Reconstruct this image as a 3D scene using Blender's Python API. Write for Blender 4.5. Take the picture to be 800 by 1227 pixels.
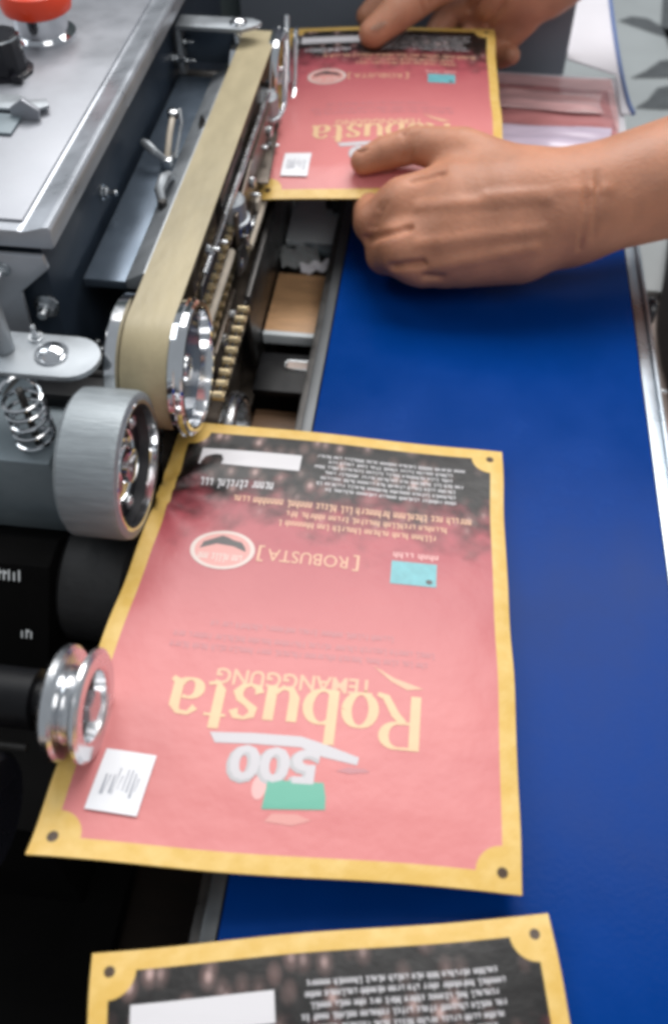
import bpy, bmesh, math, random
import numpy as np
from mathutils import Vector, Matrix

for _o in list(bpy.data.objects):
    bpy.data.objects.remove(_o, do_unlink=True)
scn = bpy.context.scene
S = 0.01                      # all numbers below are centimetres
random.seed(7)

# ------------------------------------------------------------------ camera
cam_d = bpy.data.cameras.new("camera")
cam = bpy.data.objects.new("camera", cam_d)
scn.collection.objects.link(cam)
Yc = np.array([210.0, 1353.0, -1100.0]); Yc /= np.linalg.norm(Yc)
Zc = np.array([0.0, -Yc[2], Yc[1]]); Zc /= np.linalg.norm(Zc)
Xc = np.cross(Yc, Zc)
rot = Matrix([[float(Xc[i]) for i in range(3)], [float(Yc[i]) for i in range(3)], [float(Zc[i]) for i in range(3)]])
cam.matrix_world = Matrix.Translation(Vector((4.87, -26.35, 32.65)) * S) @ rot.to_4x4()
cam_d.sensor_fit = 'VERTICAL'
cam_d.sensor_height = 24.0
cam_d.lens = 24.0 * 1100.0 / 1227.0
cam_d.clip_start = 0.01
cam_d.clip_end = 50
cam_d.dof.use_dof = True
cam_d.dof.focus_distance = 0.40
cam_d.dof.aperture_fstop = 5.6
scn.camera = cam

# ------------------------------------------------------------------ light
world = bpy.data.worlds.new("World")
scn.world = world
world.use_nodes = True
bg = world.node_tree.nodes["Background"]
bg.inputs[0].default_value = (0.86, 0.93, 1.0, 1)
bg.inputs[1].default_value = 0.36

def area(name, loc, target, sx, sy, power, col):
    d = bpy.data.lights.new(name, 'AREA'); d.shape = 'RECTANGLE'
    d.size = sx * S; d.size_y = sy * S; d.energy = power; d.color = col
    o = bpy.data.objects.new(name, d); scn.collection.objects.link(o)
    o.location = Vector(loc) * S
    o.rotation_euler = (Vector(target) - Vector(loc)).to_track_quat('-Z', 'Y').to_euler()
    return o
area("ceiling_light", (15, 128, 185), (2, 5, 0), 180, 110, 54, (1.0, 0.985, 0.965))
area("left_light", (-150, 60, 140), (-5, 10, 5), 90, 120, 11, (0.9, 0.96, 1.0))  # cool area lamp from the left, no source in view
area("front_fill", (75, -95, 190), (2, 5, 0), 110, 110, 11, (1.0, 0.98, 0.95))  # fill lamp added behind the camera to brighten front faces

scn.view_settings.view_transform = 'Standard'
scn.view_settings.look = 'None'
scn.view_settings.exposure = 0.0
scn.view_settings.gamma = 1.0
scn.cycles.filter_width = 3.8

# ------------------------------------------------------------------ materials
MATS = {}
def mat(name, col, rough=0.5, metal=0.0, noise=0.0, nscale=40.0, bump=0.0, bscale=200.0, stretch=(1, 1, 1),
        rvar=0.0, coat=0.0, spec=0.5, trans=0.0, sss=0.0, alpha=1.0):
    m = bpy.data.materials.new(name); m.use_nodes = True
    nt = m.node_tree; b = nt.nodes["Principled BSDF"]
    b.inputs["Base Color"].default_value = (*col, 1)
    b.inputs["Roughness"].default_value = rough
    b.inputs["Metallic"].default_value = metal
    b.inputs["Specular IOR Level"].default_value = spec
    b.inputs["Coat Weight"].default_value = coat
    b.inputs["Transmission Weight"].default_value = trans
    b.inputs["Alpha"].default_value = alpha
    if sss:
        b.inputs["Subsurface Weight"].default_value = sss
        b.inputs["Subsurface Radius"].default_value = (0.006, 0.0025, 0.0012)
        b.inputs["Subsurface Scale"].default_value = 1.0
    tc = nt.nodes.new("ShaderNodeTexCoord"); mp = nt.nodes.new("ShaderNodeMapping")
    mp.inputs["Scale"].default_value = stretch
    nt.links.new(tc.outputs["Object"], mp.inputs["Vector"])
    if noise or rvar:
        n = nt.nodes.new("ShaderNodeTexNoise"); n.inputs["Scale"].default_value = nscale
        n.inputs["Detail"].default_value = 5; n.inputs["Roughness"].default_value = 0.62
        nt.links.new(mp.outputs[0], n.inputs["Vector"])
        if noise:
            r = nt.nodes.new("ShaderNodeMapRange")
            r.inputs["From Min"].default_value = 0.3; r.inputs["From Max"].default_value = 0.7
            r.inputs["To Min"].default_value = 1 - noise; r.inputs["To Max"].default_value = 1 + noise
            nt.links.new(n.outputs["Fac"], r.inputs["Value"])
            mx = nt.nodes.new("ShaderNodeVectorMath"); mx.operation = 'SCALE'
            mx.inputs[0].default_value = col
            nt.links.new(r.outputs[0], mx.inputs["Scale"])
            nt.links.new(mx.outputs[0], b.inputs["Base Color"])
        if rvar:
            r2 = nt.nodes.new("ShaderNodeMapRange")
            r2.inputs["From Min"].default_value = 0.3; r2.inputs["From Max"].default_value = 0.7
            r2.inputs["To Min"].default_value = max(0.02, rough - rvar); r2.inputs["To Max"].default_value = rough + rvar
            nt.links.new(n.outputs["Fac"], r2.inputs["Value"])
            nt.links.new(r2.outputs[0], b.inputs["Roughness"])
    if bump:
        n2 = nt.nodes.new("ShaderNodeTexNoise"); n2.inputs["Scale"].default_value = bscale
        n2.inputs["Detail"].default_value = 3
        nt.links.new(mp.outputs[0], n2.inputs["Vector"])
        bp = nt.nodes.new("ShaderNodeBump"); bp.inputs["Strength"].default_value = bump
        bp.inputs["Distance"].default_value = 0.002
        nt.links.new(n2.outputs["Fac"], bp.inputs["Height"])
        nt.links.new(bp.outputs[0], b.inputs["Normal"])
    MATS[name] = m
    return m

mat("chrome", (0.78, 0.79, 0.81), 0.10, 1.0, rvar=0.05, nscale=60, noise=0.06)
mat("dull_chrome", (0.74, 0.75, 0.77), 0.22, 1.0, rvar=0.10, nscale=50, noise=0.10)
mat("steel", (0.58, 0.60, 0.62), 0.27, 1.0, rvar=0.10, noise=0.12, nscale=70)
mat("brushed", (0.50, 0.53, 0.56), 0.36, 1.0, rvar=0.10, noise=0.16, nscale=60, stretch=(1, 12, 12))
mat("galvanised", (0.36, 0.385, 0.41), 0.5, 0.7, rvar=0.12, noise=0.10, nscale=45)
mat("panel_paint", (0.29, 0.30, 0.33), 0.38, 0.4, noise=0.10, nscale=35, rvar=0.08)
mat("panel_edge", (0.44, 0.46, 0.50), 0.34, 0.6, noise=0.10, nscale=45, rvar=0.1)
mat("navy_paint", (0.022, 0.033, 0.050), 0.42, 0.1, noise=0.2, nscale=30, rvar=0.08)
mat("blue_steel", (0.105, 0.135, 0.175), 0.34, 0.55, noise=0.14, nscale=25, rvar=0.1)
mat("black_paint", (0.0035, 0.0035, 0.0045), 0.42, spec=0.25, noise=0.4, nscale=40, rvar=0.1)
mat("black_rubber", (0.012, 0.012, 0.013), 0.6, noise=0.3, nscale=60, bump=0.2)
mat("black_plastic", (0.010, 0.010, 0.014), 0.28, rvar=0.06, nscale=60)
mat("grey_block", (0.20, 0.24, 0.265), 0.45, 0.2, noise=0.12, nscale=50, rvar=0.1)
mat("rubber_wheel", (0.28, 0.31, 0.33), 0.46, 0.35, noise=0.14, nscale=40, stretch=(1, 9, 9), rvar=0.1, bump=0.15, bscale=120)
mat("red_plastic", (0.72, 0.055, 0.018), 0.32, spec=0.5, noise=0.06, nscale=50)
mat("tape", (0.37, 0.31, 0.19), 0.42, noise=0.26, nscale=28, stretch=(1, 0.35, 1), rvar=0.08, bump=0.12, bscale=260)
mat("bronze", (0.090, 0.072, 0.058), 0.33, 0.6, noise=0.35, nscale=60, rvar=0.12)
mat("dark_cavity", (0.02, 0.02, 0.024), 0.45, 0.2, noise=0.4, nscale=60, rvar=0.1)  # shade inside the wheel hollows put into the colour
mat("dark_metal", (0.055, 0.052, 0.050), 0.36, 0.6, noise=0.4, nscale=70, rvar=0.12)
mat("brass", (0.56, 0.46, 0.29), 0.34, 0.9, noise=0.25, nscale=150, rvar=0.1)
mat("ivory_bar", (0.50, 0.44, 0.36), 0.38, noise=0.12, nscale=80)
mat("belt_blue", (0.0002, 0.035, 0.205), 0.22, spec=0.055, noise=0.14, nscale=11, rvar=0.10, bump=0.03, bscale=500)
mat("rail_alu", (0.40, 0.45, 0.50), 0.30, 1.0, rvar=0.06, nscale=40)
mat("rail_grey", (0.10, 0.105, 0.11), 0.34, 0.6, noise=0.1)
mat("wood", (0.58, 0.33, 0.165), 0.5, noise=0.2, nscale=40, stretch=(1, 5, 5))
mat("matt_black", (0.0022, 0.002, 0.002), 0.8, spec=0.08, noise=0.3)
mat("dark_wood", (0.011, 0.0065, 0.004), 0.6, spec=0.15, noise=0.3, nscale=30, stretch=(1, 5, 5))
mat("mid_wood", (0.17, 0.095, 0.052), 0.55, noise=0.25, nscale=30, stretch=(1, 5, 5))
mat("table_pink", (0.52, 0.42, 0.37), 0.5, noise=0.08, nscale=12)
mat("backdrop_grey", (0.20, 0.225, 0.265), 0.6, noise=0.08, nscale=10)
mat("backdrop_green", (0.13, 0.165, 0.17), 0.6, noise=0.08, nscale=10)
mat("white_sheet", (0.66, 0.64, 0.68), 0.35, noise=0.04, nscale=20)
mat("blue_edge", (0.10, 0.16, 0.36), 0.3)
mat("pale_plate", (0.66, 0.70, 0.72), 0.45, noise=0.08, nscale=25)
mat("tile_grey", (0.25, 0.27, 0.275), 0.35, noise=0.10, nscale=9)
mat("leaf_grey", (0.05, 0.056, 0.06), 0.4, noise=0.35, nscale=40)
mat("speckled_cloth", (0.010, 0.009, 0.011), 0.9, noise=0.5, nscale=300, bump=0.3)
mat("skin", (0.46, 0.20, 0.115), 0.52, noise=0.18, nscale=38, bump=0.16, bscale=420, sss=0.25, rvar=0.06)
mat("nail", (0.52, 0.29, 0.20), 0.28, noise=0.05)
mat("ink_white", (0.64, 0.62, 0.64), 0.4)
mat("ink_gold", (0.74, 0.49, 0.28), 0.4, noise=0.05, nscale=80)
mat("ink_pale_gold", (0.72, 0.42, 0.27), 0.4)
mat("ink_silver", (0.56, 0.53, 0.55), 0.4)
mat("ink_cream", (0.66, 0.55, 0.50), 0.4)
mat("ink_dark", (0.055, 0.045, 0.045), 0.4)
mat("ink_mauve", (0.50, 0.20, 0.215), 0.4)
mat("ink_grey", (0.45, 0.44, 0.45), 0.4)
mat("ink_rose", (0.68, 0.30, 0.27), 0.4)
mat("ink_green", (0.11, 0.40, 0.29), 0.4)
mat("ink_teal", (0.14, 0.42, 0.46), 0.4, noise=0.15, nscale=200)
mat("ink_pink", (0.78, 0.42, 0.40), 0.4)
mat("sticker_paper", (0.82, 0.82, 0.85), 0.4, noise=0.03, nscale=60)
mat("sticker_pen", (0.36, 0.37, 0.42), 0.5)
mat("screen_white", (0.72, 0.74, 0.75), 0.5)
mat("clear_film", (0.80, 0.84, 0.85), 0.15, trans=0.55, alpha=0.55)
mat("pink_film", (0.70, 0.42, 0.42), 0.22, noise=0.35, nscale=30, stretch=(0.4, 2.2, 1), coat=0.3)
mat("red_film", (0.52, 0.21, 0.21), 0.22, noise=0.35, nscale=30, stretch=(0.4, 2.2, 1), coat=0.3)
mat("lilac_film", (0.60, 0.50, 0.62), 0.22, noise=0.2, nscale=30, stretch=(0.4, 2.2, 1), coat=0.3)

# small wrapper to write shader maths as expressions
class N:
    def __init__(s, nt, sock): s.nt, s.s = nt, sock
    def _op(s, op, b=None, c=None):
        n = s.nt.nodes.new("ShaderNodeMath"); n.operation = op
        s.nt.links.new(s.s, n.inputs[0])
        for i, v in ((1, b), (2, c)):
            if v is None: continue
            if isinstance(v, N): s.nt.links.new(v.s, n.inputs[i])
            else: n.inputs[i].default_value = v
        return N(s.nt, n.outputs[0])
    def __add__(s, o): return s._op('ADD', o)
    def __sub__(s, o): return s._op('SUBTRACT', o)
    def __mul__(s, o): return s._op('MULTIPLY', o)
    def neg(s): return s._op('MULTIPLY', -1.0)
    def abs(s): return s._op('ABSOLUTE')
    def min(s, o): return s._op('MINIMUM', o)
    def sqrt(s): return s._op('SQRT')
    def step(s, lo, hi):
        n = s.nt.nodes.new("ShaderNodeMapRange"); n.interpolation_type = 'SMOOTHSTEP'
        s.nt.links.new(s.s, n.inputs["Value"])
        n.inputs["From Min"].default_value = lo; n.inputs["From Max"].default_value = hi
        return N(s.nt, n.outputs[0])
def mixc(nt, fac, a, b):
    n = nt.nodes.new("ShaderNodeMix"); n.data_type = 'RGBA'
    nt.links.new(fac.s, n.inputs[0])
    for i, v in ((6, a), (7, b)):
        if isinstance(v, tuple): n.inputs[i].default_value = (*v, 1)
        else: nt.links.new(v, n.inputs[i])
    return n.outputs[2]

BW, BH = 15.4, 19.8            # bag width and height
def bag_material():
    m = bpy.data.materials.new("printed_film"); m.use_nodes = True
    nt = m.node_tree; b = nt.nodes["Principled BSDF"]
    uv = nt.nodes.new("ShaderNodeUVMap"); uv.uv_map = "UVMap"
    sp = nt.nodes.new("ShaderNodeSeparateXYZ"); nt.links.new(uv.outputs[0], sp.inputs[0])
    U, V = N(nt, sp.outputs[0]), N(nt, sp.outputs[1])     # centimetres, V measured from the bean end
    cu = (U - BW / 2).abs(); cv = (V - BH / 2).abs()
    bd = 0.60
    ex = cu.neg() + (BW / 2 - bd); ey = cv.neg() + (BH / 2 - bd)
    inside = ex.min(ey).step(0.0, 0.05)
    corner = (ex * ex + ey * ey).sqrt().step(0.85, 0.92)
    panel = inside * corner
    hx = cu.neg() + (BW / 2 - 0.62); hy = cv.neg() + (BH / 2 - 0.62)
    hole = (hx * hx + hy * hy).sqrt().step(0.21, 0.15)
    # coffee beans
    mp = nt.nodes.new("ShaderNodeMapping"); mp.inputs["Scale"].default_value = (1.5, 1.0, 1)
    nt.links.new(uv.outputs[0], mp.inputs[0])
    vo = nt.nodes.new("ShaderNodeTexVoronoi"); vo.inputs["Scale"].default_value = 1.0
    nt.links.new(mp.outputs[0], vo.inputs["Vector"])
    ramp = nt.nodes.new("ShaderNodeValToRGB")
    e = ramp.color_ramp.elements
    e[0].position = 0.05; e[0].color = (0.30, 0.205, 0.19, 1)
    e[1].position = 0.55; e[1].color = (0.003, 0.002, 0.002, 1)
    k = ramp.color_ramp.elements.new(0.26); k.color = (0.07, 0.042, 0.038, 1)
    nt.links.new(vo.outputs["Distance"], ramp.inputs[0])
    hs = nt.nodes.new("ShaderNodeHueSaturation")
    nt.links.new(ramp.outputs[0], hs.inputs["Color"])
    sv = nt.nodes.new("ShaderNodeSeparateColor"); nt.links.new(vo.outputs["Color"], sv.inputs[0])
    val = N(nt, sv.outputs[0]) * 1.3 + 0.45
    nt.links.new(val.s, hs.inputs["Value"])
    nz = nt.nodes.new("ShaderNodeTexNoise"); nz.inputs["Scale"].default_value = 0.9; nz.inputs["Detail"].default_value = 5
    nt.links.new(uv.outputs[0], nz.inputs["Vector"])
    Vn = V + (N(nt, nz.outputs["Fac"]) - 0.5) * 6.0
    beans = Vn.step(6.9, 3.0)
    n2 = nt.nodes.new("ShaderNodeTexNoise"); n2.inputs["Scale"].default_value = 0.35; n2.inputs["Detail"].default_value = 3
    nt.links.new(uv.outputs[0], n2.inputs["Vector"])
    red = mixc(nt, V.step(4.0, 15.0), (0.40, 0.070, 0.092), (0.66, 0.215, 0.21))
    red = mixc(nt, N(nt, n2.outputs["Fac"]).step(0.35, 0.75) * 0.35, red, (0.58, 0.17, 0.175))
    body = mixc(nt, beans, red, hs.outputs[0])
    n3 = nt.nodes.new("ShaderNodeTexNoise"); n3.inputs["Scale"].default_value = 1.2; n3.inputs["Detail"].default_value = 4
    nt.links.new(uv.outputs[0], n3.inputs["Vector"])
    yel = mixc(nt, N(nt, n3.outputs["Fac"]).step(0.35, 0.7), (0.68, 0.43, 0.10), (0.74, 0.50, 0.16))
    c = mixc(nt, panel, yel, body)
    c = mixc(nt, hole, c, (0.055, 0.028, 0.012))
    nt.links.new(c, b.inputs["Base Color"])
    b.inputs["Roughness"].default_value = 0.40
    b.inputs["Specular IOR Level"].default_value = 0.42
    # soft creases of the film
    n4 = nt.nodes.new("ShaderNodeTexNoise"); n4.inputs["Scale"].default_value = 0.55; n4.inputs["Detail"].default_value = 4
    nt.links.new(uv.outputs[0], n4.inputs["Vector"])
    wv = nt.nodes.new("ShaderNodeTexWave"); wv.inputs["Scale"].default_value = 2.4; wv.bands_direction = 'DIAGONAL'
    nt.links.new(uv.outputs[0], wv.inputs["Vector"])
    hgt = N(nt, n4.outputs["Fac"]) + N(nt, wv.outputs["Fac"]) * (inside.neg() + 1.0) * 0.012
    bp = nt.nodes.new("ShaderNodeBump"); bp.inputs["Strength"].default_value = 0.35; bp.inputs["Distance"].default_value = 0.002
    nt.links.new(hgt.s, bp.inputs["Height"]); nt.links.new(bp.outputs[0], b.inputs["Normal"])
    MATS["printed_film"] = m
bag_material()

# ------------------------------------------------------------------ mesh helpers (centimetres)
COL = scn.collection
WLOC = {}
def link(o):
    COL.objects.link(o); return o
def thing(name, loc, label, cat, group=None):
    o = link(bpy.data.objects.new(name, None)); o.empty_display_size = 0.01
    o.location = Vector(loc) * S; WLOC[o.name] = Vector(loc)
    o["label"] = label; o["category"] = cat
    if group: o["group"] = group
    return o
def tag(o, label, cat, group=None):
    o["label"] = label; o["category"] = cat
    if group: o["group"] = group
    return o
def struct(o):
    o["kind"] = "structure"; return o
def emit(name, bm, m, parent=None, smooth=True, uv=None, angle=35):
    """bmesh in world centimetres -> object with its origin at the middle of its box"""
    vs = [v.co for v in bm.verts]
    lo = Vector((min(v.x for v in vs), min(v.y for v in vs), min(v.z for v in vs)))
    hi = Vector((max(v.x for v in vs), max(v.y for v in vs), max(v.z for v in vs)))
    c = (lo + hi) / 2
    if parent is None: c.z = lo.z
    for v in bm.verts: v.co = (v.co - c) * S
    me = bpy.data.meshes.new(name); bm.to_mesh(me); bm.free()
    me.materials.append(MATS[m])
    if smooth:
        for p in me.polygons: p.use_smooth = True
        try: me.set_sharp_from_angle(angle=math.radians(angle))
        except Exception: pass
    o = link(bpy.data.objects.new(name, me))
    WLOC[o.name] = c.copy()
    if parent is None: o.location = c * S
    else:
        o.parent = parent; o.location = (c - WLOC[parent.name]) * S
    return o
def clone(o, delta, parent=None):
    c = o.copy(); link(c)
    c.location = o.location + Vector(delta) * S
    WLOC[c.name] = WLOC[o.name] + Vector(delta)
    if parent: c.parent = parent
    return c
def box(lo, hi, bev=0.0, seg=2, bm=None):
    own = bm or bmesh.new()
    t = bmesh.new()
    bmesh.ops.create_cube(t, size=1)
    for v in t.verts:
        v.co = Vector([lo[i] + (v.co[i] + 0.5) * (hi[i] - lo[i]) for i in range(3)])
    if bev: bmesh.ops.bevel(t, geom=list(t.edges), offset=bev, segments=seg, affect='EDGES', profile=0.6)
    merge(own, t); return own
def merge(a, b):
    me = bpy.data.meshes.new("_tmp"); b.to_mesh(me); b.free(); a.from_mesh(me); bpy.data.meshes.remove(me)
def xform(bm, M):
    bmesh.ops.transform(bm, matrix=M, verts=bm.verts); return bm
def lathe(c, prof, axis='x', n=48, bm=None, caps=True):
    """prof: (offset along the axis, radius) pairs, closed into a solid of revolution"""
    own = bm or bmesh.new(); t = bmesh.new()
    rings = []
    for a, r in prof:
        ring = []
        for k in range(n):
            th = 2 * math.pi * k / n; p, q = r * math.cos(th), r * math.sin(th)
            v = {'x': (a, p, q), 'y': (p, a, q), 'z': (p, q, a)}[axis]
            ring.append(t.verts.new(Vector(c) + Vector(v)))
        rings.append(ring)
    for A, B in zip(rings, rings[1:]):
        for k in range(n): t.faces.new((A[k], A[(k + 1) % n], B[(k + 1) % n], B[k]))
    if caps and prof[0][1] > 0.001: t.faces.new(rings[0])
    if caps and prof[-1][1] > 0.001: t.faces.new(list(reversed(rings[-1])))
    bmesh.ops.remove_doubles(t, verts=t.verts, dist=1e-5)
    bmesh.ops.recalc_face_normals(t, faces=t.faces)
    merge(own, t); return own
def cyl(c, r, l, axis='x', n=32, bev=0.04, bm=None):
    return lathe(c, [(-l / 2, r - bev), (-l / 2 + bev, r), (l / 2 - bev, r), (l / 2, r - bev)], axis, n, bm)
def tube(path, r, n=10, bm=None, closed=False):
    own = bm or bmesh.new(); t = bmesh.new()
    P = [Vector(p) for p in path]; rings = []; up = Vector((0.13, 0.31, 0.94))
    for i, p in enumerate(P):
        d = (P[min(i + 1, len(P) - 1)] - P[max(i - 1, 0)]).normalized()
        a = d.cross(up); a = a.normalized() if a.length > 1e-3 else Vector((1, 0, 0))
        up = a.cross(d).normalized(); rr = r[i] if isinstance(r, (list, tuple)) else r
        rings.append([t.verts.new(p + (a * math.cos(2 * math.pi * k / n) + up * math.sin(2 * math.pi * k / n)) * rr) for k in range(n)])
    for A, B in zip(rings, rings[1:]):
        for k in range(n): t.faces.new((A[k], A[(k + 1) % n], B[(k + 1) % n], B[k]))
    t.faces.new(list(reversed(rings[0]))); t.faces.new(rings[-1])
    bmesh.ops.recalc_face_normals(t, faces=t.faces)
    merge(own, t); return own
def prism(pts, lo, hi, axis='x', bev=0.0, bm=None):
    """2-D outline extruded along an axis: x -> (y,z), y -> (x,z), z -> (x,y)"""
    own = bm or bmesh.new(); t = bmesh.new()
    def v3(p, a): return {'x': (a, p[0], p[1]), 'y': (p[0], a, p[1]), 'z': (p[0], p[1], a)}[axis]
    A = [t.verts.new(v3(p, lo)) for p in pts]; B = [t.verts.new(v3(p, hi)) for p in pts]
    t.faces.new(A); t.faces.new(list(reversed(B)))
    for i in range(len(pts)):
        j = (i + 1) % len(pts); t.faces.new((A[i], B[i], B[j], A[j]))
    bmesh.ops.recalc_face_normals(t, faces=t.faces)
    if bev: bmesh.ops.bevel(t, geom=list(t.edges), offset=bev, segments=2, affect='EDGES', profile=0.6)
    merge(own, t); return own
def screw(c, r, parent, axis='z', sgn=1, name="screw", m="steel"):
    """domed screw head with a washer and a cross slot"""
    h = r * 0.55 * sgn
    bm = lathe(c, [(0, r * 1.25), (0.10 * sgn, r * 1.25), (0.10 * sgn, r), (0.10 * sgn + h * 0.5, r * 0.9), (0.1 * sgn + h * 0.9, r * 0.5), (0.1 * sgn + h, 0.0)], axis, 24)
    o = emit(name, bm, m, parent)
    s = bmesh.new()
    for a in range(2):
        d = [r * 0.62, r * 0.12]; d = d if a == 0 else d[::-1]
        cc = Vector(c)
        if axis == 'z': cc.z += 0.1 * sgn + h * 0.72; e = (d[0], d[1], r * 0.22)
        elif axis == 'x': cc.x += 0.1 * sgn + h * 0.72; e = (r * 0.22, d[0], d[1])
        else: cc.y += 0.1 * sgn + h * 0.72; e = (d[0], r * 0.22, d[1])
        box(cc - Vector(e), cc + Vector(e), 0, 1, s)
    return o
def hexbolt(c, r, parent, axis='x', sgn=1, name="bolt", m="steel", l=0.35):
    bm = lathe(c, [(0, r * 1.45), (0.08 * sgn, r * 1.45), (0.08 * sgn, 0.3)], axis, 20)
    lathe(c, [(0.08 * sgn, r), (l * sgn, r), ((l + 0.06) * sgn, r * 0.85)], axis, 6, bm)
    lathe(c, [(0.1 * sgn, r * 0.55), ((l + 0.45) * sgn, r * 0.55), ((l + 0.5) * sgn, r * 0.45)], axis, 14, bm)
    return emit(name, bm, m, parent, angle=25)

# ------------------------------------------------------------------ setting
GZ = -14.0
def sheet(name, x0, x1, y0, y1, z, m):
    bm = bmesh.new()
    bm.faces.new([bm.verts.new(p) for p in ((x0, y0, z), (x1, y0, z), (x1, y1, z), (x0, y1, z))])
    return struct(emit(name, bm, m, smooth=False))
sheet("floor", -300, 300, -200, 400, GZ - 1.2, "table_pink")
struct(emit("tabletop", box((-60, -70, GZ - 1.0), (17.6, 44, GZ), 0.1), "dark_wood"))
tiles = struct(emit("tiled_floor", box((14.6, 38, GZ - 1.1), (90, 130, GZ - 0.4), 0.05), "tile_grey"))
def leaf(pts, z=GZ - 0.36):
    return emit("leaf_print", prism(pts, z, z + 0.05, 'z'), "leaf_grey", tiles)
wall = struct(emit("back_wall", box((-70, 50, GZ), (-4.5, 51.5, 40), 0.1), "backdrop_green"))
tag(emit("dark_board", box((-11.5, 48.2, GZ), (14.2, 49.4, 30), 0.15), "backdrop_grey"), "tall flat dark grey board standing behind the sealing machine", "board")

# ------------------------------------------------------------------ conveyor
conv = thing("conveyor", (8, 0, GZ), "conveyor with a smooth blue belt between thin metal side rails", "conveyor")
prof = [(-44, -0.02)]
for k in range(0, 9):
    a = math.pi / 2 - math.pi * k / 8
    prof.append((31 + 1.6 * math.cos(a), -1.6 + 1.6 * math.sin(a)))
prof += [(-44, -3.2)]
belt = emit("belt", prism(prof, 0.05, 16.45, 'x'), "belt_blue", conv)
emit("side_rail", box((16.5, -44, -3.4), (17.12, 33.0, 0.02), 0.05), "rail_alu", conv)
rr = emit("side_rail", box((17.13, -44, -4.8), (17.32, 33.0, 0.25), 0.05), "rail_alu", conv)
lr = emit("side_rail", box((-0.55, -44, -4.8), (-0.02, 33.0, 0.06), 0.06), "rail_grey", conv)
emit("side_plate", box((-0.95, -44, -6.4), (-0.57, 33.0, -0.35), 0.05), "dark_metal", conv)
for y in (-30, 25):
    for x in (1.2, 15.2):
        emit("leg", box((x - 0.6, y - 0.6, GZ), (x + 0.6, y + 0.6, -3.3), 0.1), "dark_metal", conv)
emit("roller", cyl((8.25, 31, -1.6), 1.55, 16.2, 'x'), "steel", conv)
kn = emit("adjusting_knob", cyl((17.72, 17.4, -0.75), 0.8, 0.45, 'x', 24, 0.12), "black_plastic", conv)
emit("stud", cyl((17.4, 17.4, -0.75), 0.25, 0.3, 'x', 12), "steel", conv)
hexbolt((17.27, 10.6, -0.6), 0.22, conv, 'x', 1, "bolt", "steel", 0.15)
hexbolt((-0.97, 26.2, -0.9), 0.55, conv, 'x', -1, "bolt", "black_paint", 0.5)

# ------------------------------------------------------------------ things in the gap below
wb = thing("wooden_board", (-2.6, 17.4, GZ), "light brown board with a grey front edge in the gap beside the belt", "board")
emit("board_top", box((-4.2, 14.9, -2.75), (-1.0, 20.4, -2.2), 0.05), "wood", wb)
emit("edge_strip", box((-4.22, 14.5, -2.85), (-1.0, 14.88, -2.17), 0.05), "pale_plate", wb)
emit("board_support", box((-4.0, 17.0, GZ), (-1.4, 18.4, -2.77), 0.05), "dark_wood", wb)
pl = tag(emit("metal_plate", xform(box((-1.6, -3.4, -0.2), (1.6, 3.4, 0.2), 0.06), Matrix.Translation((-2.6, 26.6, -1.6)) @ Matrix.Rotation(0.12, 4, "X")), "pale_plate"), "pale grey plate lying behind the wooden board in the gap", "plate")
bar = box((-2.6, -0.5, 0), (2.6, 0.5, 0.5), 0.06)
tag(emit("metal_bar", xform(bar, Matrix.Translation((-2.7, 23.6, -2.35)) @ Matrix.Scale(0.62, 4, (1, 0, 0)) @ Matrix.Rotation(-0.3, 4, 'Z')), "grey_block"), "dark grey bar lying slantwise on the pale plate in the gap", "bar")
for k, (cx, cy, a, w, l, lb) in enumerate(((-3.1, 21.9, 0.25, 2.4, 1.7, "crumpled clear plastic offcut leaning on the wooden board"), (-2.0, 20.9, 0.35, 1.8, 0.6, "narrow white plastic offcut at the back of the wooden board"))):
    bm = bmesh.new(); g = [[bm.verts.new((cx + (i / 8 - .5) * w, cy + (j / 6 - .5) * l, -2.1 + 0.3 * j / 6 + 0.16 * math.sin(i * 1.7 + j + k))) for i in range(9)] for j in range(7)]
    for j in range(6):
        for i in range(8): bm.faces.new((g[j][i], g[j][i + 1], g[j + 1][i + 1], g[j + 1][i]))
    bmesh.ops.rotate(bm, cent=(cx, cy, 0), matrix=Matrix.Rotation(a, 3, 'Z'), verts=bm.verts)
    bmesh.ops.solidify(bm, geom=bm.faces, thickness=0.05)
    tag(emit("plastic_offcut", bm, "clear_film" if k == 0 else "white_sheet", angle=80), lb, "offcut")
tag(emit("plank", box((-4.1, 2.0, GZ + 1.3), (-1.1, 10.6, -4.4), 0.1), "mid_wood"), "brown plank below the black slotted bar in the gap", "plank")
# ------------------------------------------------------------------ sealing machine
M = thing("sealing_machine", (-14, 10, GZ), "band sealing machine with a tan sealing tape running over metal pulleys", "sealing machine")
# control box
cbx = emit("control_box", box((-32, 4.9, GZ), (-11.3, 41, 10.1), 0.1), "navy_paint", M)
# cover: flat top, sunk rim, folded edge
lip = [(-32, 10.12), (-10.55, 10.12), (-10.40, 10.2), (-10.36, 11.0), (-10.46, 11.14), (-10.7, 11.12), (-11.6, 10.86), (-11.8, 10.9), (-32, 10.9)]
top = emit("cover", prism(lip, 4.3, 41.3, 'y', 0.03), "panel_edge", M)
emit("top_panel", box((-32, 4.9, 10.905), (-11.75, 41.3, 11.03), 0.05), "panel_paint", M)
hexbolt((-11.28, 12.6, 7.6), 0.26, M, 'x', 1, "bolt", "steel", 0.25)
hexbolt((-11.28, 27.6, 7.3), 0.28, M, 'x', 1, "bolt", "steel", 0.25)
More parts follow.
